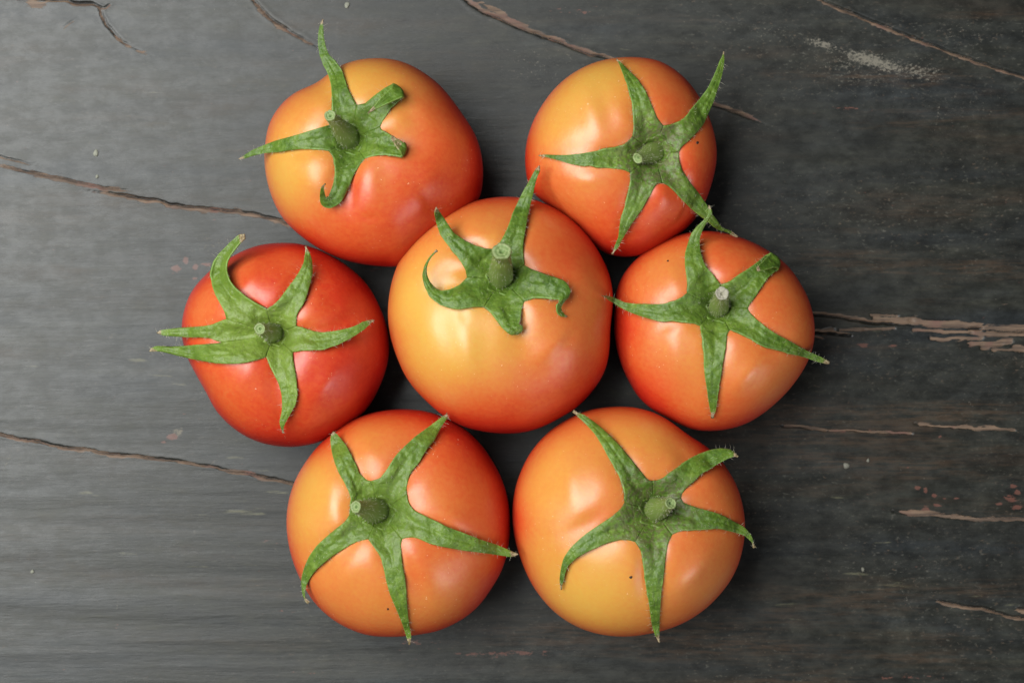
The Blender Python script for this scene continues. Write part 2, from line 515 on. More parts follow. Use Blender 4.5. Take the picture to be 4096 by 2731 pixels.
    for c in [(66, 840, 30, 4), (183, 857, 32, 4), (348, 861, 55, 5), (399, 880, 36, 8), (310, 828, 60, 6), (370, 675, 34, 3), (415, 659, 30, 3), (250, 1220, 60, 5),
              (290, 1270, 40, 6), (560, 1175, 80, 14), (470, 1300, 60, 6), (570, 1296, 70, 6), (430, 1065, 30, 3), (200, 1130, 22, 8), (640, 1128, 60, 10),
              (610, 1080, 40, 5), (545, 1050, 40, 6), (560, 1150, 40, 5)]:
        blob(ochre, c[0], c[1], c[2] * 1.0, c[3] * 0.9, 0.66, 2)
    for k in range(70):
        cu, cv = rng.uniform(60, 2340), rng.uniform(10, 1560)
        if rng.random() < 0.3:
            blob(ochre, cu, cv, rng.uniform(14, 50), rng.uniform(2, 4), 0.55, rng.uniform(-4, 8))
        else:
            blob(pale, cu, cv, rng.uniform(2.5, 6), rng.uniform(2, 4.5), rng.uniform(0.4, 0.75), rng.uniform(-20, 20))
    for (cu, cv, l, a) in [(150, 65, 26, -52), (20, 1050, 70, -68), (490, 1060, 40, -42), (270, 1380, 40, -84), (2080, 1370, 55, 62), (2155, 260, 50, -80), (2228, 925, 28, 62)]:
        blob(pale, cu, cv, l, 3.2, 0.62, a)
    # gentle waviness and fade at the sheet's rim
    Z += (fbm(U / 900, V / 60, 61, 3) - 0.5) * 0.00035
    rim = sstep(0, 0.01, 0.186 - np.abs(X)) * sstep(0, 0.01, 0.126 - np.abs(Y))
    Z *= rim
    Z -= 0.0002 * rim
    ny, nx = X.shape
    idx = np.arange(ny * nx).reshape(ny, nx)
    f = np.stack([idx[:-1, :-1], idx[:-1, 1:], idx[1:, 1:], idx[1:, :-1]], -1).reshape(-1, 4)
    V3 = np.stack([X, Y, Z], -1).reshape(-1, 3)
    x0, x1, y0, y1 = X.min(), X.max(), Y.min(), Y.max()
    ox, oy, th = 0.55, 0.40, 0.03
    n0 = len(V3)
    ex = [(x0, y0, 0), (x1, y0, 0), (x1, y1, 0), (x0, y1, 0), (-ox, -oy, 0), (ox, -oy, 0), (ox, oy, 0), (-ox, oy, 0),
          (-ox, -oy, -th), (ox, -oy, -th), (ox, oy, -th), (-ox, oy, -th)]
    q = [(4, 5, 1, 0), (5, 6, 2, 1), (6, 7, 3, 2), (7, 4, 0, 3), (5, 4, 8, 9), (6, 5, 9, 10), (7, 6, 10, 11), (4, 7, 11, 8), (8, 11, 10, 9)]
    V3 = np.concatenate([V3, np.array(ex)])
    f = np.concatenate([f, np.array(q) + n0])
    pad = lambda a: np.concatenate([a.ravel(), np.zeros(12)])
    o = mesh_obj('tabletop', V3, f, M_WOOD, None, dict(crack=pad(crack), bare=pad(bare), red=pad(red), pale=pad(pale), ochre=pad(ochre), wear=pad(wear)))
    o['kind'] = 'structure'
    o['label'] = 'dark grey weathered wooden tabletop with long cracks and peeling paint under the tomatoes'
    return o


table = build_table()


def lump(name, cu, cv, r, h, mat, parent, seed, z0=0.0, el=1.0):
    """small irregular lens-shaped lump (fleck, blemish); cu, cv on the 2352 px view"""
    r_ = np.random.default_rng(seed)
    x0, y0 = P(cu * D2S, cv * D2S, z0)
    rm = r * D2S * PXM * (H - z0)
    n = 12
    ph = r_.uniform(0, 6.28, 3)
    vs, fs = [], []
    for k, (rr, hh) in enumerate([(1.0, -0.3), (0.92, 0.4), (0.6, 0.85)]):
        for i in range(n):
            a = 2 * math.pi * i / n
            q = rm * rr * (1 + 0.13 * math.sin(2 * a + ph[0]) + 0.10 * math.sin(3 * a + ph[1]))
            vs.append((x0 + q * math.cos(a) * el, y0 + q * math.sin(a), z0 + hh * h))
    vs.append((x0, y0, z0 + h))
    for k in range(2):
        for i in range(n):
            fs.append((k * n + i, k * n + (i + 1) % n, (k + 1) * n + (i + 1) % n, (k + 1) * n + i))
    for i in range(n):
        fs.append((2 * n + i, 2 * n + (i + 1) % n, 3 * n))
    return mesh_obj(name, vs, fs, mat, parent)


for k, (cu, cv, r) in enumerate([(220, 352, 7.5), (223, 406, 4.5), (74, 1312, 4.5), (1944, 1069, 8.0), (1994, 1057, 4.5), (1982, 1307, 5.0),
                                 (797, 12, 7)]):
    lump('paint_drop', cu, cv, r, 0.0003, M_FLECK if k not in (3, 4, 5) else make_plain('dull_fleck', (0.16, 0.155, 0.125)), table, 100 + k, 0.0, 0.85)


# ------------------------------------------------------------------ tomatoes: traced data (own crop coordinates)
TOM = {}
TOM['TL'] = dict(
    crop=(920, 40, 0.67602), O=(715, 765), hue=0.10,
    label='upper left orange tomato, its stem leaning left and one sepal folded back',
    outline=[(870, 285), (960, 290), (1050, 315), (1150, 370), (1230, 430), (1310, 520), (1380, 620), (1430, 690), (1470, 770), (1495, 870), (1503, 950), (1500, 1020),
             (1486, 1105), (1440, 1180), (1340, 1265), (1230, 1345), (1130, 1425), (1060, 1500), (980, 1525), (900, 1520), (800, 1510), (700, 1490), (600, 1455), (500, 1400), (440, 1360),
             (380, 1310), (320, 1250), (280, 1190), (245, 1110), (220, 1030), (205, 950), (200, 860), (208, 780), (220, 700), (245, 640), (280, 585), (330, 530), (400, 480),
             (470, 455), (530, 425), (570, 390), (640, 335), (720, 305), (800, 288)],
    stem=((712, 772), 74, (592, 625), 33, 0.017), dry=False,
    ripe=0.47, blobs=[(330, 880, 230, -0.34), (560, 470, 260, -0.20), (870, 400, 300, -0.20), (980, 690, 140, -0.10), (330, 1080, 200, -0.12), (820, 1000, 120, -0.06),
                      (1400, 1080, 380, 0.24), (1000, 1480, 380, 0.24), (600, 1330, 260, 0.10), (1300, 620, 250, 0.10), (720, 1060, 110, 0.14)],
    sepals=[
        dict(A=[(605, 680), (606, 600), (603, 520), (597, 440), (580, 380), (550, 320), (530, 270), (520, 200), (523, 130), (535, 80), (548, 55)],
             B=[(748, 563), (720, 510), (700, 470), (685, 430), (665, 360), (620, 300), (585, 265), (565, 215), (553, 150), (552, 90), (548, 55)], lift=[(0, .4), (.5, 3), (1, 7)]),
        dict(A=[(748, 563), (800, 553), (850, 510), (910, 465), (960, 438), None, (948, 468), (900, 512), (850, 567), (815, 608)],
             B=[(888, 690), (905, 650), (935, 605), (965, 568), (1016, 527), None, (1014, 522), (940, 556), (880, 582), (815, 614)], lift=[(0, .4), (.5, 2.5)], fold=(1014, 468), lift2=[(0, 5.2), (1, 6)]),
        dict(A=[(888, 690), (895, 712), (930, 730), (975, 758), (1015, 780), (1036, 800), None, (1012, 774), (985, 760), (962, 742)],
             B=[(797, 878), (850, 862), (920, 857), (970, 860), (1012, 868), None, (992, 828), (968, 790), (950, 758)], lift=[(0, .4), (.5, 2.0)], fold=(1042, 838), brown=0.62, lift2=[(0, 4.0), (1, 5)]),
        dict(A=[(797, 878), (770, 910), (740, 960), (720, 1010), (700, 1060), (680, 1100), (655, 1140), (625, 1162), (590, 1175), (560, 1170), (535, 1150), (530, 1100), (535, 1060), (548, 1040), (562, 1034)],
             B=[(590, 835), (612, 870), (620, 930), (618, 990), (607, 1040), (590, 1085), (578, 1118), (568, 1108), (558, 1078), (554, 1055), (562, 1034)], lift=[(0, .4), (.6, 2.5), (.8, 4), (1, 8)]),
        dict(A=[(590, 835), (550, 825), (490, 822), (420, 823), (350, 832), (290, 842), (200, 848), (130, 865), (90, 880), (50, 882)],
             B=[(605, 680), (575, 685), (530, 697), (470, 715), (400, 738), (330, 757), (270, 773), (200, 800), (130, 830), (80, 862), (50, 882)], lift=[(0, .4), (.5, 2), (1, 3)]),
    ])
TOM['TR'] = dict(
    crop=(2060, 180, 0.59949), O=(925, 715), hue=0.15,
    label='orange tomato at the upper right with a short stub of stem bent over sideways',
    outline=[(760, 80), (860, 85), (950, 100), (1040, 145), (1130, 215), (1200, 300), (1260, 400), (1310, 520), (1340, 630), (1350, 720), (1345, 800), (1325, 890), (1295, 990),
             (1265, 1070), (1215, 1150), (1140, 1235), (1040, 1305), (950, 1365), (860, 1405), (760, 1418), (680, 1415), (600, 1395), (520, 1330), (420, 1225), (310, 1135), (200, 1055), (110, 985), (80, 920), (70, 860),
             (62, 760), (70, 660), (90, 580), (120, 500), (165, 420), (215, 345), (280, 270), (350, 210), (440, 155), (530, 115), (640, 90)],
    stem=((945, 705), 80, (818, 757), 36, 0.008), dry=False,
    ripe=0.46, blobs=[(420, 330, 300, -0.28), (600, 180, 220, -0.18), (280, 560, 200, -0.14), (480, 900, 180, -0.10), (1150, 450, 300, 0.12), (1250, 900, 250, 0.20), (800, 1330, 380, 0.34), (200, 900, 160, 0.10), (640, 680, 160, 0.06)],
    sepals=[
        dict(A=[(785, 610), (793, 540), (788, 470), (780, 380), (760, 300), (735, 230), (705, 150), (678, 92)],
             B=[(990, 540), (950, 490), (920, 420), (890, 350), (860, 290), (820, 230), (770, 180), (720, 130), (678, 92)], lift=[(0, .4), (.5, 1.2), (1, 2.0)]),
        dict(A=[(990, 540), (1060, 530), (1130, 490), (1180, 430), (1230, 365), (1280, 300), (1320, 220), (1350, 150), (1375, 90), (1395, 45)],
             B=[(1092, 715), (1110, 680), (1160, 640), (1210, 590), (1260, 530), (1290, 460), (1330, 370), (1355, 290), (1385, 190), (1398, 100), (1395, 45)], lift=[(0, .4), (.5, 2.5), (1, 6)]),
        dict(A=[(1092, 715), (1095, 770), (1120, 840), (1170, 920), (1220, 980), (1270, 1050), (1310, 1120), (1350, 1170), (1380, 1220), (1420, 1232), (1460, 1250), (1482, 1275)],
             B=[(985, 920), (1030, 940), (1070, 985), (1120, 1040), (1170, 1090), (1230, 1140), (1280, 1175), (1330, 1220), (1370, 1240), (1410, 1248), (1450, 1265), (1482, 1275)], lift=[(0, .4), (.5, 1.5), (1, 2)]),
        dict(A=[(985, 920), (945, 925), (910, 980), (880, 1040), (840, 1110), (790, 1180), (750, 1240), (715, 1300), (690, 1350), (648, 1398)],
             B=[(768, 855), (770, 910), (755, 990), (735, 1070), (705, 1150), (695, 1220), (690, 1280), (665, 1340), (648, 1398)], lift=[(0, .4), (.5, 1.2), (1, 4)]),
        dict(A=[(768, 855), (740, 838), (670, 825), (580, 820), (500, 805), (440, 808), (370, 795), (290, 770), (220, 752), (155, 740)],
             B=[(785, 610), (760, 640), (730, 665), (660, 685), (580, 700), (500, 715), (420, 728), (340, 735), (260, 735), (190, 730), (155, 740)], lift=[(0, .4), (.5, 1.4), (1, 2.2)]),
    ])
TOM['C'] = dict(
    crop=(1520, 650, 0.70809), O=(690, 655), hue=0.05,
    label='largest yellow-orange tomato, in the middle of the ring with curled sepals',
    outline=[(690, 190), (780, 192), (870, 205), (960, 240), (1050, 290), (1130, 360), (1200, 440), (1260, 540), (1300, 630), (1318, 720), (1322, 800), (1310, 880), (1303, 960),
             (1300, 1060), (1285, 1150), (1250, 1230), (1190, 1310), (1110, 1390), (1010, 1450), (900, 1505), (800, 1530), (700, 1535), (600, 1525), (500, 1505), (430, 1480),
             (350, 1430), (270, 1360), (200, 1290), (140, 1210), (100, 1120), (70, 1040), (48, 950), (40, 860), (45, 770), (58, 690), (85, 600), (120, 520), (175, 440), (240, 370),
             (320, 310), (400, 265), (480, 230), (580, 203)],
    stem=((684, 665), 70, (688, 500), 50, 0.020), dry=False,
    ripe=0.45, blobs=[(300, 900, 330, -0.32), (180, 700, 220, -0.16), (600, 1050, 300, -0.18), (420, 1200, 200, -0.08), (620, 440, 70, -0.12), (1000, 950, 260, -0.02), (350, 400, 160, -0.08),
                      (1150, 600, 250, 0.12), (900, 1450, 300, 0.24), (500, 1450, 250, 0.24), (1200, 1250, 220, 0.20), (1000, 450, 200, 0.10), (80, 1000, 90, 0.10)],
    sepals=[
        dict(A=[(640, 490), (665, 470), (690, 430), (720, 370), (745, 300), (775, 230), (810, 160), (845, 100), (870, 50), (895, 20)],
             B=[(815, 580), (808, 520), (810, 460), (820, 390), (835, 310), (850, 240), (865, 180), (880, 110), (900, 50), (895, 20)], lift=[(0, .4), (.5, 3), (1, 8)]),
        dict(A=[(815, 580), (850, 600), (920, 625), (980, 645), (1040, 665), (1064, 690), (1079, 725), (1070, 760), (1045, 785), (1025, 810), (1025, 835), (1040, 855), (1060, 868)],
             B=[(815, 785), (870, 762), (930, 765), (985, 773), (1012, 775), (1012, 785), (1000, 800), (996, 830), (1003, 855), (1030, 872), (1060, 870)], lift=[(0, .4), (.5, 2.5), (.65, 4), (1, 1.0)]),
        dict(A=[(815, 785), (800, 815), (795, 860), (787, 900), (786, 915), (806, 922), (810, 940), (803, 955), (795, 962)],
             B=[(590, 815), (630, 855), (660, 895), (685, 930), (715, 958), (740, 976), (770, 974), (795, 966)], lift=[(0, .4), (.5, 2.5), (.7, 4), (1, 2)]),
        dict(A=[(590, 815), (530, 815), (480, 825), (430, 830), (380, 820), (330, 795), (280, 755), (250, 700), (237, 640), (250, 580), (280, 530), (320, 500)],
             B=[(490, 650), (450, 690), (400, 715), (345, 725), (310, 705), (280, 670), (265, 630), (265, 590), (280, 550), (305, 515), (320, 500)], lift=[(0, .4), (.4, 3), (1, 12)]),
        dict(A=[(490, 650), (485, 610), (450, 550), (410, 500), (370, 450), (340, 410), (320, 350), (308, 300), (312, 265), (322, 258)],
             B=[(640, 490), (600, 490), (540, 470), (480, 440), (420, 400), (385, 350), (360, 310), (335, 275), (322, 258)], lift=[(0, .4), (.5, 4), (1, 13)]),
    ])
TOM['L'] = dict(
    crop=(580, 900, 0.58685), O=(880, 748), hue=0.75,
    label='reddest tomato, far left of the ring, with six yellow-green sepals',
    outline=[(930, 117), (1040, 120), (1120, 140), (1200, 170), (1300, 220), (1400, 290), (1480, 360), (1550, 450), (1600, 550), (1640, 650), (1665, 760), (1670, 850), (1655, 950),
             (1620, 1060), (1570, 1170), (1500, 1275), (1410, 1350), (1310, 1425), (1200, 1480), (1100, 1505), (1000, 1517), (900, 1510), (800, 1490), (720, 1460), (620, 1400), (540, 1330),
             (480, 1260), (430, 1160), (390, 1090), (340, 1000), (300, 930), (270, 850), (250, 760), (248, 680), (260, 600), (280, 530), (310, 460), (350, 400), (400, 350), (450, 300),
             (520, 250), (580, 220), (660, 175), (750, 140), (840, 122)],
    stem=((895, 742), 68, (783, 707), 38, 0.014), dry=False,
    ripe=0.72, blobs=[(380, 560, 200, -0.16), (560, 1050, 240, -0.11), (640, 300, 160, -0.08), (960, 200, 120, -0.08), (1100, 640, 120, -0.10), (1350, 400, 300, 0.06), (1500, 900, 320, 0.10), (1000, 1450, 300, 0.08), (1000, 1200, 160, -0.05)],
    sepals=[
        dict(A=[(553, 640), (545, 600), (520, 550), (480, 480), (455, 410), (447, 330), (465, 260), (500, 200), (550, 150), (600, 100), (640, 65), (675, 62)],
             B=[(830, 575), (795, 557), (730, 520), (670, 480), (610, 430), (570, 370), (550, 310), (555, 250), (580, 205), (620, 150), (655, 108), (678, 90)], lift=[(0, .4), (.4, 3), (1, 13)], vee=-0.35),
        dict(A=[(830, 575), (870, 550), (920, 500), (970, 430), (1010, 380), (1050, 320), (1080, 260), (1090, 200), (1095, 142)],
             B=[(1030, 690), (1030, 620), (1050, 580), (1090, 520), (1110, 460), (1130, 390), (1145, 320), (1140, 240), (1120, 180), (1095, 142)], lift=[(0, .4), (.5, 2.5), (1, 7)]),
        dict(A=[(1030, 690), (1070, 697), (1140, 720), (1200, 732), (1270, 725), (1340, 712), (1410, 695), (1480, 665), (1530, 645), (1563, 648)],
             B=[(1005, 865), (1070, 855), (1150, 852), (1220, 845), (1300, 820), (1380, 785), (1440, 750), (1500, 705), (1535, 675), (1563, 648)], lift=[(0, .4), (.5, 3), (1, 8)]),
        dict(A=[(1005, 865), (1010, 920), (1025, 990), (1035, 1070), (1038, 1150), (1025, 1220), (990, 1290), (960, 1340), (945, 1380), (940, 1420)],
             B=[(825, 897), (850, 950), (880, 1020), (910, 1080), (930, 1150), (935, 1220), (930, 1280), (915, 1340), (925, 1385), (940, 1420)], lift=[(0, .4), (.5, 1.5), (1, 4)]),
        dict(A=[(825, 897), (760, 920), (680, 940), (580, 947), (480, 942), (380, 925), (280, 905), (180, 880), (100, 860), (30, 862)],
             B=[(520, 798), (480, 806), (400, 812), (320, 818), (240, 825), (160, 825), (80, 822), (35, 840), (30, 862)], lift=[(0, .6), (.5, 3), (1, 5)]),
        dict(A=[(520, 798), (490, 790), (440, 770), (370, 765), (290, 765), (210, 760), (130, 755), (78, 735)],
             B=[(553, 640), (510, 655), (450, 680), (390, 690), (310, 695), (230, 700), (150, 710), (100, 718), (78, 735)], lift=[(0, .6), (.5, 3), (1, 5)]),
    ])
TOM['R'] = dict(
    crop=(2400, 820, 0.60587), O=(775, 680), hue=0.15,
    label='even orange tomato at the far right with a dry white stem end',
    outline=[(720, 168), (800, 175), (880, 195), (980, 230), (1080, 280), (1180, 345), (1260, 420), (1320, 510), (1370, 600), (1400, 690), (1418, 790), (1418, 880), (1400, 960),
             (1370, 1040), (1310, 1140), (1240, 1230), (1160, 1310), (1060, 1390), (980, 1440), (880, 1475), (780, 1492), (700, 1495), (620, 1488), (540, 1458), (440, 1405), (330, 1345),
             (250, 1270), (190, 1170), (140, 1060), (110, 960), (92, 860), (86, 760), (89, 660), (105, 560), (140, 470), (190, 400), (250, 340), (330, 280), (420, 230), (520, 190), (620, 172)],
    stem=((782, 692), 70, (806, 583), 43, 0.015), dry=True,
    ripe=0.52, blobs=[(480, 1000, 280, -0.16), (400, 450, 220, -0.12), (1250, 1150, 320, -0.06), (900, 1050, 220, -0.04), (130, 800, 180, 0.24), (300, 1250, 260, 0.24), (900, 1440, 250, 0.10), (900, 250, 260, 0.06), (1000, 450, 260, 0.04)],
    sepals=[
        dict(A=[(575, 580), (576, 530), (570, 470), (560, 400), (560, 320), (580, 250), (600, 190), (640, 140), (690, 95), (716, 60), (713, 25), (722, 3)],
             B=[(800, 528), (760, 480), (720, 430), (690, 390), (670, 330), (658, 270), (660, 210), (690, 140), (720, 97), (745, 62), (738, 28), (722, 3)], lift=[(0, .4), (.5, 4), (1, 14)]),
        dict(A=[(800, 528), (860, 500), (920, 455), (980, 420), (1040, 375), (1090, 332), (1120, 318), None, (1100, 345), (1070, 375), (1045, 398), (1032, 418)],
             B=[(975, 680), (990, 650), (1030, 600), (1060, 550), (1090, 500), (1130, 460), (1165, 432), None, (1150, 415), (1110, 425), (1070, 437), (1036, 437)], lift=[(0, .4), (.5, 2.5)], fold=(1185, 358), lift2=[(0, 5.5), (1, 6.5)]),
        dict(A=[(975, 680), (985, 712), (1040, 760), (1100, 810), (1170, 855), (1240, 890), (1310, 930), (1370, 965), (1430, 990), (1470, 1010), (1515, 1042)],
             B=[(857, 822), (920, 845), (990, 880), (1060, 925), (1130, 950), (1210, 970), (1290, 990), (1370, 1010), (1430, 1030), (1470, 1043), (1515, 1042)], lift=[(0, .4), (.5, 1.5), (1, 3)]),
        dict(A=[(857, 822), (838, 845), (835, 900), (825, 970), (810, 1050), (800, 1130), (785, 1200), (775, 1290), (765, 1360), (742, 1408)],
             B=[(660, 797), (675, 880), (683, 960), (685, 1040), (690, 1120), (705, 1210), (715, 1290), (728, 1360), (742, 1408)], lift=[(0, .4), (.5, 1.2), (1, 2)]),
        dict(A=[(660, 797), (620, 780), (550, 772), (480, 765), (400, 768), (340, 755), (270, 735), (190, 705), (120, 670), (70, 630), (20, 597)],
             B=[(575, 580), (550, 605), (500, 630), (440, 650), (370, 655), (300, 652), (230, 652), (170, 645), (110, 620), (60, 598), (20, 597)], lift=[(0, .4), (.4, 2), (1, 8)]),
    ])
TOM['BL'] = dict(
    crop=(1120, 1600, 0.63787), O=(630, 705), hue=0.35,
    label='red-orange tomato at the lower left whose stem points left over a yellow shoulder',
    outline=[(760, 52), (850, 55), (940, 70), (1010, 95), (1080, 125), (1180, 190), (1260, 270), (1330, 370), (1390, 480), (1430, 600), (1445, 700), (1448, 800), (1440, 900), (1420, 1000),
             (1385, 1090), (1330, 1180), (1260, 1280), (1170, 1360), (1080, 1410), (1000, 1445), (900, 1465), (800, 1478), (700, 1483), (600, 1480), (550, 1475), (450, 1440), (360, 1395),
             (280, 1335), (200, 1250), (140, 1150), (90, 1040), (55, 920), (40, 820), (38, 720), (50, 630), (75, 540), (110, 460), (160, 380), (220, 300), (290, 230), (370, 170), (450, 120),
             (540, 85), (640, 62)],
    stem=((620, 700), 84, (475, 668), 38, 0.016), dry=False,
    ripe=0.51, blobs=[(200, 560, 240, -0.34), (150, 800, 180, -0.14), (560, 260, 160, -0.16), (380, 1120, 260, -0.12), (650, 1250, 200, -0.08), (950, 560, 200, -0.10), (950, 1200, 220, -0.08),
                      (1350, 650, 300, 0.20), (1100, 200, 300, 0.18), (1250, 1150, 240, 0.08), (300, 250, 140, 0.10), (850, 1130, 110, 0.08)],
    sepals=[
        dict(A=[(435, 720), (445, 620), (430, 570), (400, 510), (370, 460), (345, 400), (325, 330), (315, 260), (318, 215), (335, 197)],
             B=[(570, 508), (540, 500), (500, 460), (480, 410), (450, 350), (420, 290), (390, 250), (360, 215), (335, 197)], lift=[(0, .4), (.5, 1.5), (1, 3)]),
        dict(A=[(570, 508), (630, 490), (660, 450), (690, 400), (730, 340), (790, 280), (850, 225), (920, 175), (980, 130), (1020, 100), (1047, 85)],
             B=[(793, 590), (790, 550), (800, 500), (830, 440), (870, 390), (920, 310), (970, 250), (1000, 190), (1030, 140), (1055, 105), (1047, 85)], lift=[(0, .4), (.5, 2), (1, 4)]),
        dict(A=[(793, 590), (802, 640), (840, 690), (900, 720), (970, 755), (1040, 790), (1120, 820), (1200, 850), (1280, 880), (1360, 905), (1430, 935), (1470, 952), (1495, 965)],
             B=[(765, 870), (800, 855), (850, 860), (920, 890), (1000, 915), (1080, 930), (1170, 945), (1260, 955), (1350, 968), (1430, 980), (1460, 985), (1495, 965)], lift=[(0, .4), (.5, 2), (1, 6)]),
        dict(A=[(765, 870), (755, 900), (758, 950), (770, 1030), (785, 1110), (793, 1190), (797, 1270), (803, 1350), (815, 1430), (825, 1490), (812, 1533)],
             B=[(550, 868), (590, 920), (630, 980), (650, 1050), (665, 1130), (690, 1220), (725, 1300), (755, 1370), (780, 1440), (800, 1510), (812, 1533)], lift=[(0, .4), (.5, 1.2), (1, 2)]),
        dict(A=[(550, 868), (490, 880), (430, 910), (370, 950), (300, 1000), (240, 1050), (195, 1100), (165, 1160), (155, 1220), (160, 1250), (180, 1270)],
             B=[(435, 720), (410, 760), (350, 805), (290, 855), (230, 910), (180, 980), (150, 1050), (132, 1120), (135, 1180), (143, 1235), (180, 1270)], lift=[(0, .4), (.5, 1.5), (1, 1.5)]),
    ])
TOM['BR'] = dict(
    crop=(2030, 1600, 0.6379), O=(920, 690), hue=0.12,
    label='golden yellow tomato at the lower right with a dark dot below its calyx',
    outline=[(720, 35), (810, 42), (900, 65), (980, 100), (1040, 140), (1090, 180), (1150, 225), (1220, 265), (1280, 310), (1340, 370), (1390, 440), (1440, 530), (1475, 640), (1492, 750),
             (1490, 850), (1475, 940), (1450, 1030), (1400, 1130), (1330, 1220), (1250, 1300), (1160, 1365), (1060, 1415), (950, 1450), (850, 1470), (740, 1482), (640, 1478), (540, 1460),
             (440, 1425), (350, 1375), (270, 1310), (200, 1230), (140, 1140), (95, 1040), (60, 940), (35, 840), (25, 740), (28, 640), (45, 540), (80, 440), (130, 340), (190, 260),
             (260, 190), (340, 135), (430, 85), (520, 55), (620, 40)],
    stem=((918, 692), 80, (1024, 645), 38, 0.016), dry=False,
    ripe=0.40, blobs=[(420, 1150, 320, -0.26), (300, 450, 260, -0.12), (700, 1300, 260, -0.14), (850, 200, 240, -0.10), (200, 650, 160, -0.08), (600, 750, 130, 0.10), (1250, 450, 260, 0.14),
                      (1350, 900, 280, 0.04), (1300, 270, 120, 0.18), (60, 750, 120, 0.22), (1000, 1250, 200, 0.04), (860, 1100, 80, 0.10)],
    sepals=[
        dict(A=[(735, 640), (735, 600), (725, 540), (700, 480), (670, 420), (630, 350), (590, 280), (550, 215), (510, 170), (450, 110), (412, 68)],
             B=[(910, 510), (880, 500), (840, 450), (800, 400), (760, 350), (710, 290), (660, 235), (610, 190), (550, 140), (480, 90), (412, 68)], lift=[(0, .4), (.5, 1.8), (1, 5)]),
        dict(A=[(910, 510), (970, 490), (1020, 450), (1080, 410), (1140, 365), (1200, 335), (1270, 310), (1340, 300), (1400, 308), (1430, 330), (1445, 352)],
             B=[(1088, 610), (1095, 580), (1120, 550), (1170, 510), (1220, 460), (1280, 425), (1340, 385), (1390, 360), (1425, 352), (1445, 352)], lift=[(0, .4), (.5, 2.5), (1, 5)]),
        dict(A=[(1088, 610), (1100, 640), (1150, 660), (1210, 680), (1290, 700), (1360, 725), (1420, 760), (1480, 790), (1520, 830), (1540, 870), (1548, 925)],
             B=[(1032, 842), (1060, 828), (1100, 814), (1170, 812), (1240, 812), (1320, 805), (1390, 820), (1450, 835), (1500, 855), (1530, 885), (1548, 925)], lift=[(0, .4), (.5, 2), (1, 2)]),
        dict(A=[(1032, 842), (1005, 900), (990, 980), (985, 1060), (975, 1130), (965, 1200), (960, 1280), (955, 1360), (953, 1440), (952, 1520)],
             B=[(800, 887), (840, 950), (850, 1020), (858, 1100), (870, 1180), (885, 1260), (895, 1340), (905, 1410), (930, 1485), (952, 1520)], lift=[(0, .4), (.5, 1.2), (1, 2)]),
        dict(A=[(800, 887), (760, 875), (700, 875), (630, 895), (560, 920), (500, 950), (440, 985), (400, 1015), (375, 1045), (360, 1090), (345, 1150), (333, 1190)],
             B=[(735, 640), (720, 670), (680, 710), (620, 750), (560, 790), (500, 830), (440, 880), (390, 930), (350, 990), (335, 1050), (325, 1120), (333, 1190)], lift=[(0, .4), (.5, 1.5), (1, 2)]),
    ])


# lobes and creases of each fruit: x, y, direction (deg, image), length, width, height (mm)
RELIEF = {
    'C': [(480, 1040, 80, 170, 55, 0.8), (385, 960, 75, 140, 55, -0.45), (610, 1000, 90, 160, 60, -0.3), (960, 1060, -35, 120, 45, 0.7), (1065, 1000, -50, 90, 28, -0.45),
          (540, 400, 0, 90, 50, 0.6), (470, 868, 80, 35, 18, -0.5), (1150, 620, 70, 130, 60, 0.6)],
    'TL': [(720, 1060, 95, 190, 40, -1.5), (835, 980, 85, 190, 55, 1.0), (480, 980, 80, 160, 70, 0.9), (400, 850, 20, 70, 30, -0.8), (1180, 1000, -60, 130, 60, 0.5),
           (830, 1230, 0, 60, 14, -0.35), (1080, 640, 60, 120, 50, -0.6), (560, 520, -30, 120, 50, 0.6), (650, 340, -60, 80, 40, -0.6)],
    'BR': [(390, 520, 80, 180, 60, 0.9), (500, 760, -30, 150, 45, -1.1), (1180, 1080, -50, 160, 60, 0.8), (845, 1090, 85, 170, 34, -0.8), (1090, 330, 50, 130, 45, -0.9), (420, 980, 0, 120, 60, 0.5)],
    'BL': [(330, 640, 85, 170, 60, 0.9), (420, 1100, -60, 140, 60, 0.8), (850, 1130, 70, 180, 45, -1.1), (1100, 740, 25, 130, 45, 0.8), (270, 1090, -60, 90, 40, -0.6), (560, 300, 60, 110, 50, 0.6)],
    'L': [(700, 1010, -60, 160, 60, 0.9), (700, 380, -60, 110, 40, 0.8), (1230, 1100, -60, 130, 50, 0.7), (880, 1150, 70, 150, 50, -0.8), (1250, 480, 60, 120, 50, -0.5)],
    'R': [(480, 960, 80, 160, 60, 0.9), (480, 480, 80, 130, 50, 0.8), (960, 1130, -50, 140, 50, 0.8), (430, 810, -20, 60, 30, -0.6), (1180, 900, -40, 120, 50, -0.5)],
    'TR': [(500, 430, 75, 200, 60, 1.0), (620, 420, 80, 180, 60, -0.5), (480, 900, 0, 100, 50, 0.8), (980, 1010, 80, 90, 50, 0.8), (300, 700, 0, 120, 45, -0.5)],
}


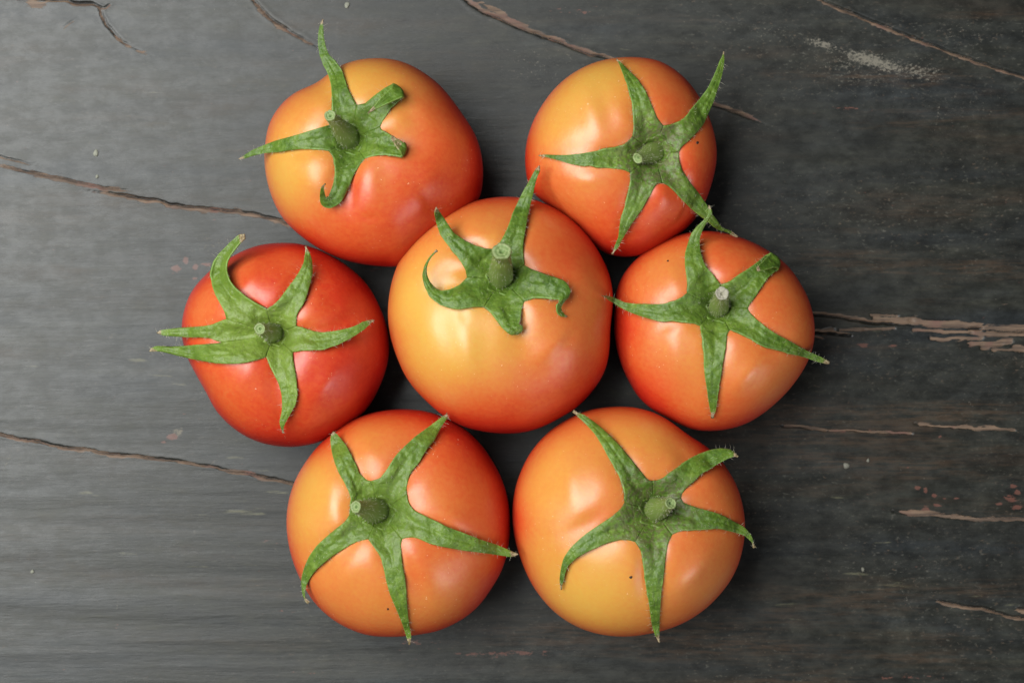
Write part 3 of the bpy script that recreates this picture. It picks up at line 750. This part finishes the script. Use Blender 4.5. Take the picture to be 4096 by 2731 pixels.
# ------------------------------------------------------------------ tomato shape
class Body:
    def __init__(self, key, d):
        self.key, self.d = key, d
        cx, cy, sc = d['crop']
        self.toS = lambda p: np.stack([cx + np.asarray(p, float)[..., 0] * sc, cy + np.asarray(p, float)[..., 1] * sc], -1)
        out = self.toS(d['outline'])
        cu, cv = (out[:, 0].min() + out[:, 0].max()) / 2, (out[:, 1].min() + out[:, 1].max()) / 2
        wpx = (out[:, 0].max() - out[:, 0].min() + out[:, 1].max() - out[:, 1].min()) / 2
        self.R0 = wpx / 2 * PXM * (H - 0.03)
        self.bu, self.bl = self.R0 * 0.80, self.R0 * 0.86
        self.zc = self.bl
        # silhouette height sits a little above the equator in this near view
        self.cx, self.cy = P(cu, cv, self.zc)
        ox, oy = P(out[:, 0], out[:, 1], self.zc)
        th = np.arctan2(oy - self.cy, ox - self.cx)
        r = np.hypot(ox - self.cx, oy - self.cy) * 0.992
        o = np.argsort(th)
        th, r = th[o], r[o]
        g = np.linspace(-math.pi, math.pi, 361)
        rr = np.interp(g, np.concatenate([th - 2 * math.pi, th, th + 2 * math.pi]), np.tile(r, 3))
        k = np.exp(-(np.arange(-9, 10) / 4.0) ** 2)
        k /= k.sum()
        c = rr[:-1]
        c = np.convolve(np.concatenate([c[-9:], c, c[:9]]), k, 'valid')
        self.g, self.rr = g, np.concatenate([c, c[:1]])
        k2 = np.exp(-(np.arange(-90, 91) / 45.0) ** 2)
        k2 /= k2.sum()
        c2 = np.convolve(np.concatenate([c[-90:], c, c[:90]]), k2, 'valid')
        self.rs = np.concatenate([c2, c2[:1]])
        Os = self.toS(np.array([d['O']]))[0]
        self.Os = Os
        zt = self.zc + self.bu * 0.85
        self.ox, self.oy = P(Os[0], Os[1], zt)
        # sepal directions -> furrows below them
        self.fur = []
        for s in d['sepals']:
            i = min(6, len(s['A']) - 1, len(s['B']) - 1)
            a = [p for p in s['A'] if p][:i + 1][-1]
            b = [p for p in s['B'] if p][:i + 1][-1]
            m = self.toS(np.array([((a[0] + b[0]) / 2, (a[1] + b[1]) / 2)]))[0]
            self.fur.append(math.atan2(-(m[1] - Os[1]), m[0] - Os[0]))
        self.amp = [random.uniform(0.8, 1.25) for _ in self.fur]
        self.feat = []
        for (fx, fy, deg, ln, wd, mm) in RELIEF[key]:
            q = self.toS(np.array([(fx, fy)]))[0]
            wx, wy = P(q[0], q[1], self.zc + self.bu * 0.8)
            m = sc * PXM * (H - 0.05)
            self.feat.append((wx, wy, math.radians(-deg), ln * m, wd * m, mm * 0.001))

    def R(self, th):
        return np.interp(th, self.g, self.rr)

    def Rs(self, th):
        return np.interp(th, self.g, self.rs)

    def rad(self, rho, th):
        """distance from the centre: round near the top, the traced outline at the rim"""
        rs = self.Rs(th)
        return rho * (rs + (self.R(th) - rs) * np.clip(rho, 0, 1) ** 3)

    def rho(self, x, y):
        dx, dy = x - self.cx, y - self.cy
        r, th = np.hypot(dx, dy), np.arctan2(dy, dx)
        rs, rr = self.Rs(th), self.R(th)
        q = r / rr
        for _ in range(5):
            q = r / (rs + (rr - rs) * np.clip(q, 0, 1) ** 3)
        return q

    def relief(self, x, y, rho):
        dx, dy = x - self.ox, y - self.oy
        d = np.hypot(dx, dy) / self.R0
        a = np.arctan2(dy, dx)
        z = -0.0058 * np.exp(-(d / 0.20) ** 2) - 0.0016 * np.exp(-(d / 0.10) ** 2) - 0.0030 * np.exp(-(d / 0.40) ** 2)
        f = 0
        for a0, am in zip(self.fur, self.amp):
            da = np.abs((a - a0 + math.pi) % (2 * math.pi) - math.pi)
            f = f + am * np.exp(-(da / 0.27) ** 2)
        z = z - 0.0025 * f * sstep(0.10, 0.34, d) * np.exp(-(d / 0.72) ** 2)
        k = sum(map(ord, self.key))
        z = z + 0.00045 * (np.sin(x / 0.0068 + k) * np.sin(y / 0.0075 + 2 * k) + np.sin((x + y) / 0.0095 + 3 * k))
        for (wx, wy, a, ln, wd, h) in self.feat:
            ex, ey = x - wx, y - wy
            p, q = ex * math.cos(a) + ey * math.sin(a), -ex * math.sin(a) + ey * math.cos(a)
            z = z + 0.80 * h * np.exp(-(p / ln) ** 2 - (q / (wd * 1.2)) ** 2)
        return z * (1 - np.clip(rho, 0, 1) ** 6)

    def zt(self, x, y):
        """height of the upper skin, with a straight drop-off carried past the silhouette"""
        rho = self.rho(x, y)
        rc = np.minimum(rho, 0.90)
        z = self.zc + self.bu * np.sqrt(1 - rc ** 2.25) + self.relief(x, y, rc)
        return z - np.maximum(rho - 0.90, 0) * self.R0 * 0.55

    def zt_true(self, x, y):
        rho = self.rho(x, y)
        rc = np.minimum(rho, 1.0)
        return np.where(rho < 1.0, self.zc + self.bu * np.sqrt(1 - rc ** 2.25) + self.relief(x, y, rc), -1.0)


BOD = {k: Body(k, d) for k, d in TOM.items()}


def hit(b, u, v):
    z = np.full(np.shape(u), b.zc + b.bu * 0.7)
    for _ in range(6):
        x, y = P(u, v, z)
        z = b.zt(x, y)
        for o in BOD.values():
            if o is not b:
                z = np.maximum(z, o.zt_true(x, y) + 0.0008)
    return z


def build_body(b, root):
    nph, nth = 110, 160
    ph = np.linspace(0, math.pi, nph + 2)[1:-1]
    th = np.linspace(-math.pi, math.pi, nth, endpoint=False)
    PH, TH = np.meshgrid(ph, th, indexing='ij')
    up = PH <= math.pi / 2
    rho = np.where(up, np.sin(PH) ** (2 / 2.25), np.sin(PH) ** 0.90)
    RR = b.rad(rho, TH)
    X, Y = b.cx + RR * np.cos(TH), b.cy + RR * np.sin(TH)
    C = np.cos(PH)
    Z = b.zc + np.where(up, b.bu * C + b.relief(X, Y, rho), -b.bl * np.abs(C) ** 0.85)
    zt = b.zc + b.bu + float(b.relief(np.array(b.cx), np.array(b.cy), np.array(0.0)))
    V = np.concatenate([np.stack([X, Y, Z], -1).reshape(-1, 3), [[b.cx, b.cy, zt], [b.cx, b.cy, 0.0]]])
    f = []
    idx = np.arange(nph * nth).reshape(nph, nth)
    nx = np.roll(idx, -1, 1)
    q = np.stack([idx[:-1], idx[1:], nx[1:], nx[:-1]], -1).reshape(-1, 4)
    T, B = nph * nth, nph * nth + 1
    f = [tuple(r) for r in q.tolist()] + [(T, idx[0, i], idx[0, (i + 1) % nth]) for i in range(nth)] + \
        [(B, idx[-1, (i + 1) % nth], idx[-1, i]) for i in range(nth)]
    # ripeness of the skin: greener-yellow shoulders, red flanks and base
    u, v = UV(V[:, 0], V[:, 1], V[:, 2])
    cx, cy, sc = b.d['crop']
    pu, pv = (u - cx) / sc, (v - cy) / sc
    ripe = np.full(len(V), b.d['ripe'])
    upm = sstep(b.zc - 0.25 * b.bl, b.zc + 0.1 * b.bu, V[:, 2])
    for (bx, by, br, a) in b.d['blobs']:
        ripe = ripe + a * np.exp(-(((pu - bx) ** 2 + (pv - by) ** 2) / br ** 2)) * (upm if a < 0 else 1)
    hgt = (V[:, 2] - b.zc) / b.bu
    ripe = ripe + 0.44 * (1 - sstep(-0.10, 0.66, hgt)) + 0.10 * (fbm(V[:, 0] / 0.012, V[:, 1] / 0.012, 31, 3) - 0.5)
    return mesh_obj('body', V, f, M_SKIN, root, dict(ripe=np.clip(ripe, 0.0, 1.0)))


def resample(p, n, sm=2):
    p = np.array(p, float)
    L = np.concatenate([[0], np.cumsum(np.hypot(*(p[1:] - p[:-1]).T))])
    t = np.linspace(0, L[-1], n)
    q = np.stack([np.interp(t, L, p[:, 0]), np.interp(t, L, p[:, 1])], -1)
    for _ in range(sm):
        q[1:-1] = (q[:-2] + 2 * q[1:-1] + q[2:]) / 4
    return q


def segs(e):
    out, cur = [], []
    for p in e:
        if p is None:
            out.append(cur)
            cur = []
        else:
            cur.append(p)
    out.append(cur)
    return out


NC = 17


def sepal_grid(b, s, si):
    """rows x columns of points for one sepal, from the calyx centre out to the tip"""
    O = np.array(b.d['O'], float)
    As, Bs = segs(s['A']), segs(s['B'])
    n0, n1 = 14, 56
    a0, b0 = resample([O, As[0][0]], n0, 0)[:-1], resample([O, Bs[0][0]], n0, 0)[:-1]
    a1, b1 = resample(As[0], n1), resample(Bs[0], n1)
    EA, EB = [a0, a1], [b0, b1]
    lift = [np.linspace(0.15, s['lift'][0][1], n0)[:-1]]
    t1 = np.linspace(0, 1, n1)
    last = 1.0 if len(As) == 1 else 0.5
    lift.append(np.interp(t1 * last, [k for k, _ in s['lift']], [m for _, m in s['lift']]))
    tt = [np.zeros(n0 - 1), t1 * (1 if len(As) == 1 else 0.6)]
    if len(As) > 1:
        n2 = 26
        fx = np.array(s['fold'], float)
        a2, b2 = resample(As[1], n2, 1), resample(Bs[1], n2, 1)
        mid0 = (a1[-1] + b1[-1]) / 2
        nb = 5
        l0, l1 = lift[-1][-1], s['lift2'][0][1]
        for k in range(1, nb):
            w = k / nb
            bul = math.sin(math.pi * w)
            EA.append((a1[-1] * (1 - w) + a2[0] * w + (fx - mid0) * 0.25 * bul)[None])
            EB.append((b1[-1] * (1 - w) + b2[0] * w + (fx - mid0) * 0.25 * bul)[None])
            lift.append(np.array([l0 + (l1 - l0) * (1 - math.cos(math.pi * w)) / 2]))
            tt.append(np.array([0.62]))
        EA.append(a2)
        EB.append(b2)
        lift.append(np.interp(np.linspace(0, 1, n2), [k for k, _ in s['lift2']], [m for _, m in s['lift2']]))
        tt.append(np.linspace(0.65, 1, n2))
    EA, EB, lift, tt = np.concatenate(EA), np.concatenate(EB), np.concatenate(lift), np.concatenate(tt)
    n = len(EA)
    S = np.linspace(0, 1, NC)
    G = EA[:, None] * (1 - S)[None, :, None] + EB[:, None] * S[None, :, None]
    s2 = S * 2 - 1
    if len(As) > 1:                     # the crease of the fold bows outward
        mid0 = (a1[-1] + b1[-1]) / 2
        fv = np.array(s['fold'], float) - mid0
        j0 = n0 - 1 + n1 - 1
        for i in range(n):
            if abs(i - j0 - 2) < 8:
                G[i] += fv[None] * 0.72 * (1 - s2 ** 2)[:, None] * math.exp(-((i - j0 - 2) / 4.0) ** 2)
    uv = b.toS(G)
    u, v = uv[..., 0], uv[..., 1]
    z = hit(b, u, v)
    hw = np.hypot(*(b.toS(EA) - b.toS(EB)).T) / 2 * PXM * (H - 0.05)
    rows = np.arange(n)
    out = sstep(n0 * 0.75, n0 + 12, rows)
    vee = s.get('vee', 0.18)
    prof = (1 - s2 ** 2)
    flip = np.where(rows > n0 + n1 + 1, -1.0, 1.0) if len(As) > 1 else np.ones(n)
    z = z + lift[:, None] * 0.001
    z = z + (vee * hw * out * flip)[:, None] * (prof - 0.35)[None]
    z = z - (0.10 * hw * out)[:, None] * np.exp(-(s2 / 0.16) ** 2)[None]            # midrib groove
    # the web between sepals dips a little, the middle of the sector swells
    z = z + ((1 - out) * np.clip(rows / n0, 0, 1) * 0.00005)[:, None] * (prof - 0.5)[None]
    x, y = P(u, v, z)
    bz = (fbm(x / 0.0016, y / 0.0016, 71, 3) - 0.5) * 0.0010 + (fbm(x / 0.006, y / 0.006, 75, 2) - 0.5) * 0.0012
    tap = np.clip(hw / 0.003, 0.15, 1)
    fade = (1 - out[:, None] * (np.abs(s2) ** 6)[None]) * tap[:, None]
    wv = (fbm(x / 0.004 + 3 * si, y / 0.004, 79, 2) - 0.5) * 0.0012 * (np.abs(s2) ** 3)[None] * (out * tap)[:, None]
    z = np.maximum(z + bz * fade + wv, hit(b, u, v) + 0.0002)
    x, y = P(u, v, z)
    return np.stack([x, y, z], -1), tt, s2, n0, hw


def tomato(key):
    b = BOD[key]
    d = b.d
    root = bpy.data.objects.new('tomato', None)
    scene.collection.objects.link(root)
    root.empty_display_size = 0.01
    root['label'] = d['label']
    root['category'] = 'tomato'
    root['group'] = 'tomatoes arranged in a ring on the table'
    build_body(b, root)
    sc = d['crop'][2]
    pm = sc * PXM * (H - 0.055)
    # calyx collar: a low ring of tissue round the foot of the stem
    Ou, Ov = b.toS(np.array([d['stem'][0]]))[0]
    zb = float(hit(b, np.array([Ou]), np.array([Ov]))[0])
    bx, by = P(Ou, Ov, zb)
    rb = d['stem'][1] * pm
    vs, fs = [], []
    nr, ns = 7, 40
    prof = [(0.55, -0.0006), (0.85, -0.0002), (1.0, 0.0004), (1.08, 0.0006), (1.16, 0.0005), (1.26, 0.0001), (1.4, -0.0010)]
    for (q, hh) in prof:
        for i in range(ns):
            a = 2 * math.pi * i / ns
            w = 1 + 0.10 * math.sin(5 * a + 1.3) + 0.05 * math.sin(9 * a)
            x, y = bx + rb * q * w * math.cos(a), by + rb * q * w * math.sin(a)
            zz = float(b.zt(np.array(x), np.array(y)))
            vs.append((x, y, zz + hh + 0.0003 * math.sin(7 * a + q * 5)))
    for r in range(nr - 1):
        for i in range(ns):
            fs.append((r * ns + i, r * ns + (i + 1) % ns, (r + 1) * ns + (i + 1) % ns, (r + 1) * ns + i)[::-1])
    nv = len(vs)
    calyx = mesh_obj('calyx', vs, fs, M_SEPAL, root, dict(tipf=np.zeros(nv), edge=np.zeros(nv), hue=np.full(nv, d['hue']), scar=np.full(nv, 0.7 if key in ('BR', 'TR') else 0.2)))
    hair_o, hair_d, hair_l = [], [], []
    for si, s in enumerate(d['sepals']):
        G, tt, s2, n0, hw = sepal_grid(b, s, si)
        n = len(G)
        idx = np.arange(n * NC).reshape(n, NC)
        q = np.stack([idx[:-1, :-1], idx[:-1, 1:], idx[1:, 1:], idx[1:, :-1]], -1).reshape(-1, 4)
        # make the face normals point up
        a, c, e = G[20, 3], G[20, 9], G[24, 3]
        if np.cross(c - a, e - a)[2] < 0:
            q = q[:, ::-1]
        tipf = np.repeat((sstep(random.uniform(0.84, 0.93), random.uniform(0.97, 1.02), tt) + s.get('brown', 0) * sstep(0.60, 0.66, tt))[:, None], NC, 1)
        edge = np.repeat(np.abs(s2)[None], n, 0) * sstep(n0 * 0.8, n0 + 6, np.arange(n))[:, None]
        cen = 1 - sstep(0.0, 0.45, tt)
        hue = np.repeat((d['hue'] * (0.45 + 0.55 * cen))[:, None], NC, 1)
        scar = np.repeat((cen * (0.85 if key in ('BR', 'TR') else 0.15))[:, None], NC, 1)
        o = mesh_obj('sepal', G.reshape(-1, 3), q, M_SEPAL, calyx, dict(tipf=tipf, edge=edge, hue=hue, scar=scar))
        so = o.modifiers.new('thickness', 'SOLIDIFY')
        so.thickness = 0.00050
        so.offset = -1
        for _ in range(40):
            i = random.randint(n0, n - 2)
            sd = random.choice((0, NC - 1))
            p = G[i, sd]
            outv = p - G[i, NC // 2]
            L = np.linalg.norm(outv)
            outv = outv / L if L > 1e-6 else np.array([0, 0, 1.0])
            along = G[i + 1, NC // 2] - G[i, NC // 2]
            along = along / (np.linalg.norm(along) + 1e-9)
            dv = outv * random.uniform(0.5, 1.0) + along * random.uniform(-0.7, 0.7) + np.array([0, 0, random.uniform(-0.1, 0.6)])
            hair_o.append(p); hair_d.append(dv / np.linalg.norm(dv)); hair_l.append(0.0005 + 0.0018 * random.random() ** 1.8)
        for _ in range(50):
            i, c = random.randint(4, n - 3), random.randint(1, NC - 2)
            dv = np.array([random.gauss(0, 0.6), random.gauss(0, 0.6), 0.55])
            hair_o.append(G[i, c]); hair_d.append(dv / np.linalg.norm(dv)); hair_l.append(random.uniform(0.0005, 0.0012))
    # stem
    (s0, r0, s1, r1, hgt) = d['stem']
    Tu, Tv = b.toS(np.array([s1]))[0]
    z1 = zb + hgt
    tx, ty = P(Tu, Tv, z1)
    p0, p1 = np.array([bx, by, zb - 0.0012]), np.array([tx, ty, z1])
    pm1 = sc * PXM * (H - z1)
    ax = p1 - p0
    bend = np.array([0, 0, 1.0]) * np.linalg.norm(ax) * 0.12
    nr, ns = 22, 28
    vs, fs = [], []
    up = np.array([0, 0, 1.0])
    for r in range(nr):
        t = r / (nr - 1)
        c = p0 + ax * t + bend * 4 * t * (1 - t) * 0.5
        tg = ax + bend * 4 * (1 - 2 * t) * 0.5
        tg = tg / np.linalg.norm(tg)
        e1 = np.cross(tg, np.array([0.13, 1.0, 0.0]))
        e1 /= np.linalg.norm(e1)
        e2 = np.cross(tg, e1)
        w = 1 - t
        rad = r1 * pm1 + (r0 * pm - r1 * pm1) * (w ** 1.25)
        rad *= 1 + 0.10 * math.exp(-((t - 0.32) / 0.2) ** 2) - 0.06 * math.exp(-((t - 0.85) / 0.1) ** 2) + 0.05 * math.exp(-((t - 1.0) / 0.05) ** 2)
        if key == 'C':
            rad *= 1 + 0.10 * math.exp(-((t - 0.95) / 0.07) ** 2) - 0.13 * math.exp(-((t - 0.80) / 0.05) ** 2)
        for i in range(ns):
            a = 2 * math.pi * i / ns
            k = 1 + 0.035 * math.sin(5 * a + 2 * t) + 0.02 * math.sin(11 * a - 5 * t) + random.uniform(-0.012, 0.012)
            vs.append(c + (e1 * math.cos(a) + e2 * math.sin(a)) * rad * k)
    for r in range(nr - 1):
        for i in range(ns):
            fs.append((r * ns + i, r * ns + (i + 1) % ns, (r + 1) * ns + (i + 1) % ns, (r + 1) * ns + i))
    # cut end, a little ragged
    for i in range(ns):
        vs[(nr - 1) * ns + i] = vs[(nr - 1) * ns + i] + tg * (0.0003 * math.sin(2 * math.pi * i / ns + s0[0]) + random.uniform(-0.00022, 0.00022))
    nv = len(vs)
    tv = np.repeat(np.arange(nr) / (nr - 1), ns)
    stem = mesh_obj('stem', vs, fs, M_STEM, root, dict(tipf=np.zeros(nv), edge=np.zeros(nv), hue=np.full(nv, 0.30 + 0.3 * d['hue']), scar=0.25 + 0.6 * sstep(0.75, 1, tv)))
    vs2 = list(vs[(nr - 1) * ns:])
    cc = np.mean(vs2, axis=0)
    ring = [1.0] * ns
    lv = [(0.9, 0.00025), (0.72, 0.0001), (0.5, -0.0003), (0.34, -0.0001), (0.18, -0.0006)]
    rim = np.array(vs2)
    for (q, hh) in lv:
        for i in range(ns):
            vs2.append(cc + (rim[i] - cc) * q + tg * (hh + random.uniform(-1, 1) * 0.00006))
            ring.append(q)
    vs2.append(cc - tg * 0.0009)
    ring.append(0.0)
    fs2 = []
    for r in range(len(lv)):
        for i in range(ns):
            fs2.append((r * ns + i, r * ns + (i + 1) % ns, (r + 1) * ns + (i + 1) % ns, (r + 1) * ns + i))
    for i in range(ns):
        fs2.append((len(lv) * ns + i, len(lv) * ns + (i + 1) % ns, len(vs2) - 1))
    mesh_obj('cut_end', vs2, fs2, M_CUTDRY if d['dry'] else M_CUT, stem, dict(ring=ring))
    va = np.array(vs).reshape(nr, ns, 3)
    for _ in range(190):
        r, i = random.randint(1, nr - 2), random.randint(0, ns - 1)
        p = va[r, i]
        dv = p - va[r].mean(0)
        dv = dv / np.linalg.norm(dv) + np.array([random.gauss(0, .35) for _ in range(3)])
        hair_o.append(p); hair_d.append(dv / np.linalg.norm(dv)); hair_l.append(random.uniform(0.0005, 0.0013))
    # hairs, one fuzz part per calyx
    hv, hf = [], []
    for o, dv, L in zip(hair_o, hair_d, hair_l):
        side = np.cross(dv, np.array([0.3, 0.2, 1.0]))
        side /= np.linalg.norm(side)
        s3 = np.cross(dv, side)
        curl = (side * random.uniform(-0.35, 0.35) + s3 * random.uniform(-0.35, 0.35)) * L
        k0 = len(hv)
        for t, w in ((0, 1.0), (0.5, 0.75)):
            c = o + dv * L * t + curl * t * t
            for a in (0, 2.094, 4.189):
                hv.append(c + (side * math.cos(a) + s3 * math.sin(a)) * 0.000028 * w)
        hv.append(o + dv * L + curl)
        for i in range(3):
            j = (i + 1) % 3
            hf.append((k0 + i, k0 + j, k0 + 3 + j, k0 + 3 + i))
            hf.append((k0 + 3 + i, k0 + 3 + j, k0 + 6))
    fz = mesh_obj('fuzz', hv, hf, M_HAIR, calyx)
    fz['kind'] = 'stuff'
    # small marks on the skin
    for (mu, mv, r, mat) in {'BR': [(1449, 1325, 3.6, M_SPOT)], 'BL': [(891, 1398, 2.6, M_SPOT)], 'R': [(1534, 599, 2.2, M_SPOT)], 'TR': [(1602, 328, 3.4, M_SPOT)]}.get(key, []):
        zz = float(hit(b, np.array([mu * D2S]), np.array([mv * D2S]))[0])
        sp = lump('blemish', mu, mv, r, 0.00022, mat, root, int(mu), zz)
        # lie on the curved skin
        me = sp.data
        for vtx in me.vertices:
            rel = vtx.co.z - zz
            vtx.co.z = float(b.zt(np.array(vtx.co.x), np.array(vtx.co.y))) + rel
    # set the Empty at the foot of the tomato without moving its parts
    root.location = (b.cx, b.cy, 0)
    for ch in root.children:
        ch.matrix_parent_inverse = root.matrix_world.inverted() if False else ch.matrix_parent_inverse
        ch.location = (-b.cx, -b.cy, 0)
    return root


for k in ('C', 'TL', 'TR', 'L', 'R', 'BL', 'BR'):
    tomato(k)
